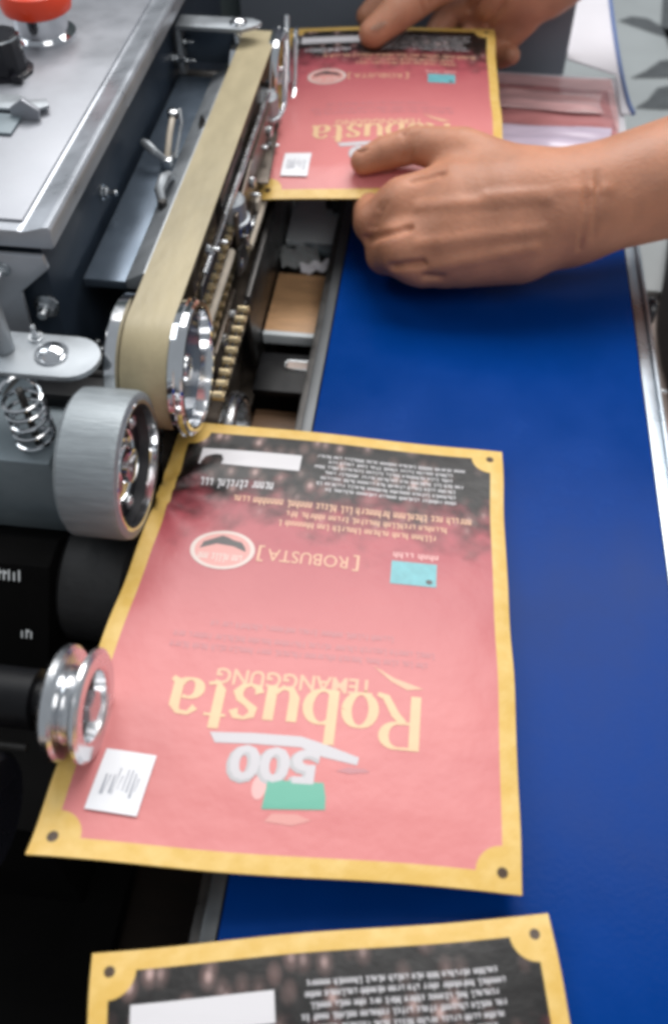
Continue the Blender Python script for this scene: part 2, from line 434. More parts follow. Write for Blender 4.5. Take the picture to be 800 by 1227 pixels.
# corner gusset at the near end of the cover
emit("gusset", prism([(-14.5, 9.9), (-10.9, 9.9), (-10.8, 9.3), (-12.3, 8.0), (-12.4, 5.6), (-14.5, 5.6)], 4.0, 4.28, 'y', 0.05), "panel_edge", M)
hexbolt((-11.75, 4.86, 6.7), 0.4, M, "y", -1, "bolt", "steel", 0.3)
hexbolt((-12.75, 3.98, 9.2), 0.22, M, 'y', -1, "bolt", "steel", 0.2)
# emergency stop
es = emit("stop_button", lathe((-16.2, 21.3, 11.03), [(1.25, 0.9), (1.25, 1.5), (1.4, 1.75), (1.8, 1.82), (2.3, 1.6), (2.6, 1.0), (2.7, 0.0)], 'z', 40), "red_plastic", M)
emit("collar", lathe((-16.2, 21.3, 11.03), [(0.0, 1.72), (0.2, 1.72), (0.25, 1.5), (0.3, 1.38), (1.27, 1.38), (1.27, 0.8)], 'z', 40), "chrome", es)
# selector knob
kb = emit("selector_knob", lathe((-16.75, 17.2, 11.03), [(0.0, 1.35), (0.15, 1.35), (0.2, 1.1), (1.75, 1.0), (1.85, 0.9), (1.85, 0.0)], 'z', 12), "black_plastic", M, angle=20)
emit("pointer", box((-16.0, 15.9, 11.06), (-15.5, 16.3, 11.45), 0.08), "black_plastic", kb)
emit("rim_ring", lathe((-16.75, 17.2, 11.03), [(1.70, 1.02), (1.72, 1.06), (1.80, 1.02)], 'z', 12, None, False), "steel", kb)
# folded clear clip on the panel
cl = emit("clip_plate", prism([(-17.5, 13.0), (-13.9, 13.0), (-13.3, 13.5), (-13.6, 14.1), (-14.4, 13.9), (-15.0, 14.3), (-17.5, 14.2)], 11.25, 11.4, 'z', 0.04), "galvanised", M)
bm = prism([(-14.9, 11.04), (-13.6, 11.04), (-13.5, 11.5), (-14.2, 12.0), (-14.9, 11.55)], 12.7, 12.95, 'y', 0.04)
emit("clip_ear", bm, "panel_paint", cl)
emit("clip_pad", box((-17.9, 11.2, 11.04), (-14.4, 12.95, 11.2), 0.08), "grey_block", cl)

# deck plate between the box and the tape
emit("deck_plate", box((-10.95, 7.4, 5.9), (-8.95, 27.4, 6.35), 0.05), "blue_steel", M)
emit("deck_strip", prism([(-8.93, 5.95), (-8.93, 6.4), (-8.0, 6.9), (-7.75, 6.85), (-7.75, 5.95)], 7.4, 27.6, 'y', 0.04), "galvanised", M)
hexbolt((-10.55, 4.0, 5.9), 0.01, M, 'y', -1) if False else None
# clamp lever on the deck
cv = emit("clamp", box((-9.6, 17.0, 6.36), (-9.0, 18.0, 6.9), 0.1), "steel", M)
emit("lever", tube([(-9.35, 17.2, 6.8), (-9.75, 17.0, 7.3), (-10.2, 17.3, 7.5), (-10.5, 17.6, 7.5)], [0.2, 0.22, 0.26, 0.2]), "galvanised", cv)
emit("rod", tube([(-9.25, 17.3, 6.8), (-9.2, 18.2, 7.7), (-9.3, 19.6, 8.0)], 0.16), "ivory_bar", cv)
emit("spring_clip", tube([(-9.3, 19.4, 8.1), (-8.9, 19.7, 8.3), (-8.7, 19.0, 7.9), (-8.75, 18.0, 7.3), (-8.8, 17.3, 6.9)], 0.09), "steel", cv)
emit("cap", lathe((-9.3, 19.6, 7.9), [(0, 0.1), (0.0, 0.3), (0.35, 0.3), (0.42, 0.18), (0.42, 0.0)], 'z', 16), "steel", cv)
lt = emit("latch", tube([(-8.55, 13.3, 6.75), (-8.75, 13.8, 7.15), (-8.7, 14.6, 7.3), (-8.65, 15.3, 7.05), (-8.6, 15.7, 6.7)], [0.2, 0.28, 0.3, 0.26, 0.16]), "galvanised", M)
emit("latch_pin", cyl((-8.5, 13.2, 6.8), 0.25, 0.4, 'z', 14), "dark_metal", lt)
emit("eyelet", tube([(-8.2, 20.5, 6.7), (-8.0, 20.9, 7.1), (-8.2, 21.4, 7.1), (-8.35, 21.0, 6.6)], 0.09), "dark_metal", M)
# far bracket
fb = emit("bracket", prism([(-10.9, 27.6), (-7.0, 27.6), (-6.2, 28.2), (-6.0, 28.7), (-6.6, 29.1), (-10.9, 29.1)], 8.9, 9.15, 'z', 0.04), "galvanised", M)
emit("bracket_leg", prism([(27.65, 9.05), (29.0, 9.05), (29.0, 6.4), (28.3, 6.0), (27.65, 6.3)], -10.95, -10.7, 'x', 0.04), "galvanised", fb)
emit("bracket_web", box((-10.68, 28.7, 6.6), (-7.4, 28.95, 8.88), 0.04), "blue_steel", fb)
screw((-7.3, 28.3, 9.15), 0.42, fb, 'z', 1, "screw", "chrome")
hexbolt((-10.68, 28.2, 8.0), 0.16, fb, 'x', 1, "bolt", "steel", 0.1)
hexbolt((-10.68, 28.2, 6.9), 0.18, fb, 'x', 1, "bolt", "steel", 0.1)
emit("hanger", prism([(28.0, 8.88), (28.6, 8.88), (29.4, 7.2), (28.9, 6.9)], -7.6, -7.35, 'x', 0.03), "steel", fb)
# near black frame
fr = emit("front_frame", box((-32, 2.2, GZ), (-8.2, 4.86, 4.6), 0.12), "black_paint", M)
emit("bearing_block", box((-11.6, 0.6, 2.4), (-7.95, 2.18, 5.3), 0.35, 3), "black_paint", fr)
hexbolt((-10.9, 4.0, 4.62), 0.42, fr, 'z', 1, "bolt", "steel", 0.3)
hexbolt((-9.6, 4.4, 4.62), 0.2, fr, 'z', 1, "bolt", "steel", 0.15)
emit("brace", tube([(-13.2, 0.2, 4.5), (-12.3, 3.9, 4.9)], 0.12), "dark_metal", fr)

# ---- upper pulley and tape
px, pyc, pzc = -4.6, 3.0, 5.4
TR = 2.72
def pulley(xc0, xc1, yc, zc, rf, name, m="chrome"):
    w = xc1 - xc0
    bm = lathe((xc0, yc, zc), [(0.0, 0.6), (0.0, rf - 0.12), (0.10, rf), (0.55, rf), (0.66, rf - 0.32), (w - 0.72, rf - 0.32),
        (w - 0.62, rf), (w - 0.38, rf + 0.05), (w - 0.32, rf - 0.03), (w - 0.10, rf - 0.03), (w, rf - 0.14), (w, rf - 0.34), (w - 0.06, rf - 0.40), (w - 0.75, rf - 0.5), (w - 0.8, 0.5)], 'x', 72)
    return emit(name, bm, m, M, angle=28)
pu = pulley(-7.95, px, pyc, pzc, 3.0, "upper_pulley")
emit("hub", lathe((px - 0.59, pyc, pzc), [(0, 0.6), (0.15, 0.55), (0.2, 0.0)], 'x', 24), "steel", pu)
emit("axle", cyl((-9.6, pyc, pzc), 0.45, 3.6, 'x', 20), "dark_metal", pu)
emit("face_disc", lathe((px - 0.62, pyc, pzc), [(0.0, 2.44), (0.06, 2.44), (0.02, 1.6), (0.02, 0.0)], 'x', 64), "blue_steel", pu)
fy = 29.2
fu = pulley(-7.85, -4.9, fy, pzc, 3.0, "upper_pulley")
emit("axle", cyl((-9.6, fy, pzc), 0.45, 3.6, 'x', 20), "dark_metal", fu)
def loop(y0, y1, zc, r0, th, n=28):
    out = []
    for R in (r0, r0 + th):
        pts = []
        for k in range(n + 1):
            a = -math.pi / 2 - math.pi * k / n
            pts.append((y0 + R * math.cos(a), zc + R * math.sin(a)))
        for k in range(n + 1):
            a = math.pi / 2 - math.pi * k / n
            pts.append((y1 + R * math.cos(a), zc + R * math.sin(a)))
        out.append(pts)
    return out
def tape(x0, x1, y0, y1, zc, r0, th, m, parent, name):
    A, B = loop(y0, y1, zc, r0, th); n = len(A)
    bm = bmesh.new()
    va = [[bm.verts.new((x, *p)) for p in A] for x in (x0, x1)]
    vb = [[bm.verts.new((x, *p)) for p in B] for x in (x0, x1)]
    for i in range(n):
        j = (i + 1) % n
        bm.faces.new((vb[0][i], vb[0][j], vb[1][j], vb[1][i]))
        bm.faces.new((va[0][i], va[1][i], va[1][j], va[0][j]))
        bm.faces.new((va[0][i], va[0][j], vb[0][j], vb[0][i]))
        bm.faces.new((va[1][i], vb[1][i], vb[1][j], va[1][j]))
    bmesh.ops.recalc_face_normals(bm, faces=bm.faces)
    return emit(name, bm, m, parent)
tape(-7.28, -5.30, pyc, fy, pzc, 2.70, 0.09, "tape", M, "sealing_tape")

# ---- lower pulley, tape and chains
lz = -1.55
lp = pulley(-7.6, -3.6, 4.6, lz, 3.0, "lower_pulley", "steel")
tape(-6.9, -4.35, 4.6, fy, lz, 2.72, 0.06, "bronze", M, "lower_tape")
pulley(-7.6, -3.9, fy, lz, 3.0, "lower_pulley", "steel")
# heater and guide blocks under the tape
emit("guide_block", box((-7.2, 7.6, 3.0), (-5.75, 13.0, 7.2), 0.1), "bronze", M)
emit("guide_block", box((-7.2, 13.3, 3.2), (-5.5, 19.0, 7.3), 0.1), "dark_metal", M)
emit("guide_block", box((-7.2, 19.3, 3.2), (-5.6, 25.4, 7.2), 0.1), "bronze", M)
emit("guide_rail", tube([(-5.3, 8.0, 6.6), (-5.2, 25.4, 6.6)], 0.16), "steel", M)
emit("guide_rail", tube([(-5.35, 6.4, 4.15), (-5.25, 13.2, 4.2)], 0.24), "ivory_bar", M)
emit("guide_rail", tube([(-4.75, 15.2, 3.2), (-4.7, 21.4, 3.2)], 0.22), "ivory_bar", M)
emit("side_guard", prism([(12.0, 0.6), (12.4, 2.1), (27.5, 2.3), (27.5, -3.5), (13.0, -3.5)], -4.6, -4.3, 'x', 0.06), "dark_metal", M)
emit("side_guard", prism([(6.8, 1.7), (7.2, 2.6), (12.2, 2.7), (12.2, -3.0), (7.4, -3.0)], -5.2, -4.95, 'x', 0.06), "bronze", M)
def cap(y, x, z):
    o = emit("spring_cap", lathe((x, y, z), [(0.0, 1.0), (0.25, 1.05), (0.3, 0.9), (1.3, 0.85), (1.4, 0.72), (1.4, 0.0)], 'z', 24), "galvanised", M)
    bm = bmesh.new()
    for k in range(14):
        a = 2 * math.pi * k / 14
        box((x + 0.98 * math.cos(a) - 0.09, y + 0.98 * math.sin(a) - 0.09, z - 0.35), (x + 0.98 * math.cos(a) + 0.09, y + 0.98 * math.sin(a) + 0.09, z + 0.22), 0.02, 1, bm)
    emit("knurl", bm, "chrome", o)
emit("side_guard", prism([(13.6, 2.9), (13.9, 5.9), (18.5, 6.4), (24.6, 6.5), (24.9, 3.0)], -5.12, -4.92, 'x', 0.05), "bronze", M)
emit("inlet_guide", prism([(-4.3, 19.25), (-4.28, 19.6), (-4.55, 24.0), (-5.15, 28.5), (-5.9, 31.5), (-6.4, 31.5), (-6.0, 19.25)], 4.50, 4.62, 'z', 0.04), "bronze", M)
emit("guard_strip", prism([(6.9, 6.0), (7.2, 6.6), (12.6, 6.9), (12.6, 5.9)], -5.35, -5.2, 'x', 0.04), "dark_metal", M)
emit("link_arm", prism([(12.4, 3.3), (12.9, 4.6), (16.0, 3.6), (18.4, 3.5), (18.4, 2.8), (14.0, 2.7)], -4.9, -4.72, 'x', 0.05), "dark_metal", M)
for (y, z, rr_) in ((15.1, 3.6, 0.42), (17.6, 5.6, 0.3), (20.4, 4.0, 0.42), (23.3, 5.4, 0.3), (13.2, 3.6, 0.3), (8.6, 2.2, 0.4), (11.0, 1.9, 0.3)):
    ro = emit("guide_roller", lathe((-4.92 if y > 12.5 else -4.95, y, z), [(0, rr_ * 0.5), (0.02, rr_), (0.18, rr_), (0.24, rr_ * 0.8), (0.24, 0.0)], 'x', 20), "steel", M)
for k, y in enumerate((14.6, 16.3, 18.1, 20.0, 21.9)):
    emit("guide_pad", box((-4.9, y, 2.95 + 0.1 * (k % 2)), (-4.68, y + 0.95, 3.6 + 0.25 * (k % 3)), 0.06), ("brass", "steel", "ivory_bar")[k % 3], M)
cap(14.9, -5.55, 4.9); cap(25.6, -5.55, 5.0)
for (x, y, z) in ((-5.4, 9.6, 6.9), (-5.4, 11.2, 6.2), (-5.2, 21.5, 5.4), (-5.1, 18.0, 4.6), (-4.9, 23.4, 4.5)):
    hexbolt((x - 0.12, y, z), 0.2, M, 'x', 1, "bolt", "steel", 0.15)
def chain(x, z, y0, y1, pitch=0.80):
    ch = emit("chain", tube([(x, y0, z), (x, y1, z)], 0.1, 8), "dark_metal", M)
    proto = None; y = y0; k = 0
    while y < y1:
        if proto is None:
            bm = lathe((x - 0.24, y, z), [(0.0, 0.16), (0.02, 0.25), (0.48, 0.25), (0.5, 0.16)], 'x', 12)
            box((x + 0.27, y - 0.24, z - 0.17), (x + 0.34, y + 0.24, z + 0.17), 0.05, 1, bm)
            proto = emit("chain_link", bm, "brass", ch); b0 = y
        else:
            clone(proto, (0, y - b0, 0.0), ch)
        y += pitch
chain(-5.45, 5.1, 6.6, 14.2)
chain(-4.35, 2.45, 4.4, 11.5)
chain(-5.5, 3.0, 7.2, 13.2)
emit("far_guide", tube([(-5.0, 25.0, 3.8), (-4.9, 28.8, 4.2), (-5.0, 30.8, 6.0), (-5.1, 32.0, 8.2)], 0.2), "chrome", M)
emit("far_plate", prism([(25.5, 2.6), (31.5, 3.2), (32.5, 7.4), (31.9, 7.4), (30.6, 4.4), (25.5, 3.6)], -4.65, -4.4, 'x', 0.05), "chrome", M)

# ---- grip wheel with its spring arm
wx, wy, wz, wr = -5.95, -2.55, 4.95, 3.05
wh = emit("press_wheel", lathe((wx, wy, wz), [(-2.45, 1.6), (-2.45, wr - 0.2), (-2.25, wr), (-0.28, wr), (-0.06, wr - 0.06), (0, wr - 0.2), (0.0, wr - 0.36), (-0.1, wr - 0.46), (-0.2, wr - 0.47)], 'x', 72, None, False), "rubber_wheel", M, angle=28)
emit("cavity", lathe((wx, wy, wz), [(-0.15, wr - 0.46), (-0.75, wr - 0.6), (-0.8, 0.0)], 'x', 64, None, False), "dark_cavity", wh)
emit("rim", lathe((wx, wy, wz), [(-0.02, wr - 0.34), (0.03, wr - 0.40), (0.0, wr - 0.52), (-0.3, wr - 0.56)], 'x', 72, None, False), "chrome", wh)
emit("hub", lathe((wx - 0.8, wy, wz), [(0, 1.45), (0.22, 1.45), (0.3, 1.2), (0.3, 0.75), (0.55, 0.7), (0.62, 0.5), (0.62, 0.0)], 'x', 30), "chrome", wh)
for k in range(3):
    a = 2.1 * k + 0.35
    screw((wx - 0.75, wy + 1.95 * math.cos(a), wz + 1.95 * math.sin(a)), 0.28, wh, 'x', 1, "screw", "steel")
pts = [(-14.5, -0.95), (-9.0, -0.95)]
for k in range(1, 12):
    a = -math.pi / 2 + math.pi * k / 12
    pts.append((-9.0 + 1.22 * math.cos(a), 0.27 + 1.22 * math.sin(a)))
pts += [(-9.0, 1.49), (-14.5, 1.49)]
ap = emit("arm_plate", prism(pts, 7.75, 8.0, 'z', 0.03), "galvanised", M)
screw((-9.75, 0.3, 8.0), 0.55, ap, 'z', 1, "screw", "chrome")
hexbolt((-10.7, 1.2, 8.0), 0.22, ap, 'z', 1, "nut", "steel", 0.12)
emit("post", cyl((-11.75, 0.4, 9.9), 0.42, 3.8, 'z', 24), "galvanised", ap)
sp = []
for k in range(0, 150):
    t = k / 149.0; a = t * 2 * math.pi * 5.4 + 1.0
    z = 4.72 + 3.0 * (0.02 + 0.96 * t) if 0.06 < t < 0.94 else (4.78 + 0.12 * t if t <= 0.06 else 7.62 + 0.1 * t)
    sp.append((-10.55 + 0.78 * math.cos(a), -1.55 + 0.78 * math.sin(a), z))
emit("spring", tube(sp, 0.09, 8), "chrome", M)
emit("spring_rod", cyl((-10.55, -1.55, 6.2), 0.16, 3.1, 'z', 16), "dark_metal", M)
# grey bearing block, right side hollowed round the wheel
bl = [(-16.0, 4.7), (-9.75, 4.7), (-9.55, 3.4), (-9.4, 2.0), (-9.3, 0.2), (-16.0, 0.2)]
emit("bearing_block", prism(bl, -2.7, 2.17, 'y', 0.07), "grey_block", M)
emit("wheel_axle", cyl((-9.0, wy + 1.4, 3.6), 0.4, 2.5, 'x', 16), "dark_metal", M)

# ---- black lower housing with worn white marks, lower roller, guide pulley
hs = [(-2.68, 0.15), (-4.2, 1.6), (-5.6, 1.5), (-8.8, -2.6), (-9.1, GZ), (-2.68, GZ)]
ho = emit("lower_housing", prism(hs, -32, -9.55, 'x', 0.15), "matt_black", M)
def mark_strokes(n, L, h):
    bm = bmesh.new(); x = 0
    for i in range(n):
        w = L / n; k = random.choice((0, 1, 2))
        box((x, 0, 0), (x + w * 0.3, h * random.uniform(0.6, 1), 0.02), 0, 1, bm)
        if k: box((x + w * 0.3, h * 0.55, 0), (x + w * 0.75, h * 0.75, 0.02), 0, 1, bm)
        if k == 2: box((x + w * 0.55, 0, 0), (x + w * 0.75, h * 0.55, 0.02), 0, 1, bm)
        x += w
    return bm
sl = math.atan2(1.5 + 2.6, -5.6 + 8.8)
for (x, t, L, n) in ((-11.75, 0.14, 1.1, 5), (-10.75, 0.62, 0.6, 3)):
    bm = mark_strokes(n, L, 0.5)
    Mx = Matrix.Translation((x, -5.6 + t * -3.2, 1.5 + t * -4.1 + 0.03)) @ Matrix.Rotation(sl, 4, 'X') @ Matrix.Translation((0, 0, 0.03))
    emit("white_mark", xform(bm, Mx), "screen_white", ho, smooth=False)
emit("lower_roller", lathe((-8.7, -4.2, -1.4), [(-0.8, 0.5), (-0.8, 2.4), (-0.6, 2.6), (2.0, 2.6), (2.2, 2.4), (2.2, 0.5)], 'x', 48), "black_rubber", M)
gx, gy, gz = -4.95, -12.75, 4.05
gp = emit("grooved_pulley", lathe((gx, gy, gz), [(-1.42, 0.5), (-1.42, 1.55), (-1.36, 1.86), (-1.22, 2.0), (-0.98, 2.0), (-0.86, 1.88), (-0.84, 1.42), (-0.76, 1.36), (-0.42, 1.36), (-0.36, 1.42),
    (-0.33, 1.86), (-0.22, 2.0), (-0.10, 1.98), (0.0, 1.84), (0.0, 1.36), (-0.08, 1.24), (-0.5, 1.16), (-0.55, 0.3)], 'x', 72), "dull_chrome", M, angle=26)
emit("face_disc", lathe((gx, gy, gz), [(-0.5, 1.17), (-0.46, 0.0)], "x", 48, None, False), "dark_cavity", gp)  # added disc, its dark colour stands in for shade in the hollow
emit("hub_nut", lathe((gx - 0.5, gy, gz), [(0, 0.6), (0.45, 0.6), (0.5, 0.5), (0.5, 0.0)], 'x', 6), "steel", gp, angle=20)
emit("pulley_shaft", lathe((gx - 1.4, gy, gz), [(0.0, 0.5), (-0.1, 0.75), (-0.6, 0.75), (-0.65, 1.05), (-14, 1.05)], 'x', 32), "black_paint", gp)
emit("shaft_rod", tube([(-7.2, -14.1, 3.1), (-20, -14.1, 3.1)], 0.16), "dark_metal", M)
emit("shaft_carrier", box((-20, -14.8, GZ), (-8.4, -9.3, -3.5), 0.2), "matt_black", M)
emit("end_flange", lathe((-7.75, -16.2, 2.1), [(-0.6, 0.6), (-0.6, 1.9), (-0.45, 2.1), (-0.15, 2.1), (0.0, 1.95), (-0.1, 1.6), (-0.2, 0.6)], 'x', 48), "black_plastic", M)
emit("base_plate", box((-33, -45, GZ + 0.02), (-6.6, 42, GZ + 1.2), 0.1), "matt_black", M)

# ------------------------------------------------------------------ machine frame visible in the gap
xb = emit("cross_bar", box((-4.2, 10.7, -3.4), (-1.0, 13.9, -3.0), 0.06), "black_paint", M)
emit("slot", box((-2.55, 12.6, -3.02), (-1.1, 13.2, -2.97), 0.02), "table_pink", xb)
emit("slot_rim", tube([(-1.1, 12.55, -2.96), (-2.45, 12.55, -2.96), (-2.65, 12.7, -2.96), (-2.65, 13.1, -2.96), (-2.45, 13.25, -2.96), (-1.1, 13.25, -2.96)], 0.06), "steel", xb)

# ------------------------------------------------------------------ coffee bags
def bspline(p, q, C, bumps):
    """bag surface: p to the right 0..1, q towards the camera 0..1; C corners TL TR BR BL"""
    a = C[0].lerp(C[1], p); b = C[3].lerp(C[2], p); v = a.lerp(b, q)
    e = max(0.0, 1 - min(p, 1 - p) / 0.09)                     # sealed edges pucker a little
    z = bumps(p, q) + 0.055 * e * math.sin(q * 31 + 5 * p) * math.sin(q * 7 + 1.0)
    wob = 0.035 * math.sin(q * 9 + 2) + 0.015 * math.sin(q * 23)
    return v + Vector((wob * (2 * p - 1), 0.05 * math.sin(p * 9 + 1) * (2 * q - 1), z))
def text_mesh(txt, size, sx=1.0, bold=0.0):
    cu = bpy.data.curves.new("_t", 'FONT'); cu.body = txt; cu.size = size; cu.align_x = 'CENTER'; cu.align_y = 'CENTER'
    cu.resolution_u = 3; cu.offset = bold
    o = bpy.data.objects.new("_t", cu); link(o)
    dg = bpy.context.evaluated_depsgraph_get(); dg.update()
    me = bpy.data.meshes.new_from_object(o.evaluated_get(dg))
    bm = bmesh.new(); bm.from_mesh(me)
    bpy.data.objects.remove(o, do_unlink=True); bpy.data.curves.remove(cu); bpy.data.meshes.remove(me)
    for v in bm.verts: v.co.x *= sx; v.co.z = 0
    return bm
def serif(word, h):
    """thick-and-thin display letters drawn with a broad pen"""
    def arc(cx, cy, rx, ry, a0, a1, n=18):
        return [(cx + rx * math.cos(math.radians(a0 + (a1 - a0) * i / n)), cy + ry * math.sin(math.radians(a0 + (a1 - a0) * i / n))) for i in range(n + 1)]
    G = {
     'R': (1.15, [[(0.22, 0), (0.22, 1.5)], [(0.22, 1.46)] + arc(0.62, 1.12, 0.36, 0.34, 90, -90) + [(0.22, 0.78)], [(0.5, 0.78), (0.72, 0.55), (0.98, 0.08), (1.2, 0.0)]]),
     'o': (0.95, [arc(0.46, 0.5, 0.34, 0.46, 0, 360, 30)]),
     'b': (0.98, [[(0.2, 0), (0.2, 1.5)], arc(0.46, 0.48, 0.36, 0.46, 140, -140, 26)]),
     'u': (1.0, [[(0.2, 0.96), (0.2, 0.3), (0.3, 0.08), (0.5, 0.04), (0.74, 0.22)], [(0.78, 0.96), (0.78, 0.0)]]),
     's': (0.78, [[(0.66, 0.74), (0.58, 0.92), (0.38, 0.96), (0.2, 0.86), (0.18, 0.7), (0.36, 0.56), (0.54, 0.44), (0.62, 0.26), (0.5, 0.08), (0.32, 0.03), (0.14, 0.1), (0.08, 0.26)]]),
     't': (0.68, [[(0.28, 1.3), (0.28, 0.24), (0.38, 0.05), (0.6, 0.1)], [(0.04, 0.94), (0.58, 0.94)]]),
     'a': (0.95, [[(0.14, 0.78), (0.3, 0.96), (0.54, 0.94), (0.66, 0.76), (0.66, 0.12), (0.84, 0.02)], arc(0.38, 0.28, 0.26, 0.26, 60, 330, 20)]),
    }
    bm = bmesh.new(); x = 0
    for ch in word:
        w, strokes = G[ch]
        for st in strokes:
            P = [Vector((a, b)) for a, b in st]; L = []; Rr = []
            for i, p in enumerate(P):
                d = (P[min(i + 1, len(P) - 1)] - P[max(0, i - 1)]); d = d.normalized() if d.length > 1e-6 else Vector((1, 0))
                n = Vector((-d.y, d.x)); hw = 0.035 + 0.095 * abs(n.x) ** 1.5
                L.append(bm.verts.new(((x + p.x + n.x * hw) * h, (p.y + n.y * hw) * h, 0)))
                Rr.append(bm.verts.new(((x + p.x - n.x * hw) * h, (p.y - n.y * hw) * h, 0)))
            for i in range(len(P) - 1): bm.faces.new((L[i], Rr[i], Rr[i + 1], L[i + 1]))
        x += w
    for v in bm.verts: v.co.x -= x * h / 2; v.co.y -= 0.6 * h
    return bm
def script_rows(w, rows, rh, glyph, rnd, density=0.85, ragged=0.15):
    """rows of fine unreadable small print"""
    bm = bmesh.new()
    for r in range(rows):
        x = rnd.uniform(0, ragged * w); x1 = w - rnd.uniform(0, ragged * w)
        y = -r * rh
        while x < x1:
            word = rnd.randint(3, 8)
            for k in range(word):
                if x > x1: break
                tall = rnd.random() < 0.3; hh = rh * (0.66 if tall else 0.46)
                def q(a, b, c, d):
                    bm.faces.new([bm.verts.new(p) for p in ((a, b, 0), (c, b, 0), (c, d, 0), (a, d, 0))])
                q(x, y, x + glyph * 0.3, y + hh)
                t = rnd.random()
                if t < 0.7: q(x + glyph * 0.3, y + rh * 0.34, x + glyph * 0.62, y + rh * 0.46)
                if t < 0.5: q(x + glyph * 0.62, y, x + glyph * 0.88, y + rh * 0.46)
                if t > 0.6: q(x + glyph * 0.3, y, x + glyph * 0.75, y + rh * 0.11)
                x += glyph * 1.12
            x += glyph * 0.8
    for v in bm.verts: v.co.x -= w / 2; v.co.y += rows * rh / 2 - rh * 0.6
    return bm
def poly(pts):
    bm = bmesh.new(); bm.faces.new([bm.verts.new((a, b, 0)) for a, b in pts]); return bm
def rect(x0, y0, x1, y1): return poly([(x0, y0), (x1, y0), (x1, y1), (x0, y1)])
def ell(cx, cy, rx, ry, r0=0.0, n=40):
    bm = bmesh.new()
    O = [bm.verts.new((cx + rx * math.cos(2 * math.pi * k / n), cy + ry * math.sin(2 * math.pi * k / n), 0)) for k in range(n)]
    if r0 == 0: bm.faces.new(O)
    else:
        I = [bm.verts.new((cx + r0 * rx * math.cos(2 * math.pi * k / n), cy + r0 * ry * math.sin(2 * math.pi * k / n), 0)) for k in range(n)]
        for k in range(n): bm.faces.new((O[k], O[(k + 1) % n], I[(k + 1) % n], I[k]))
    return bm

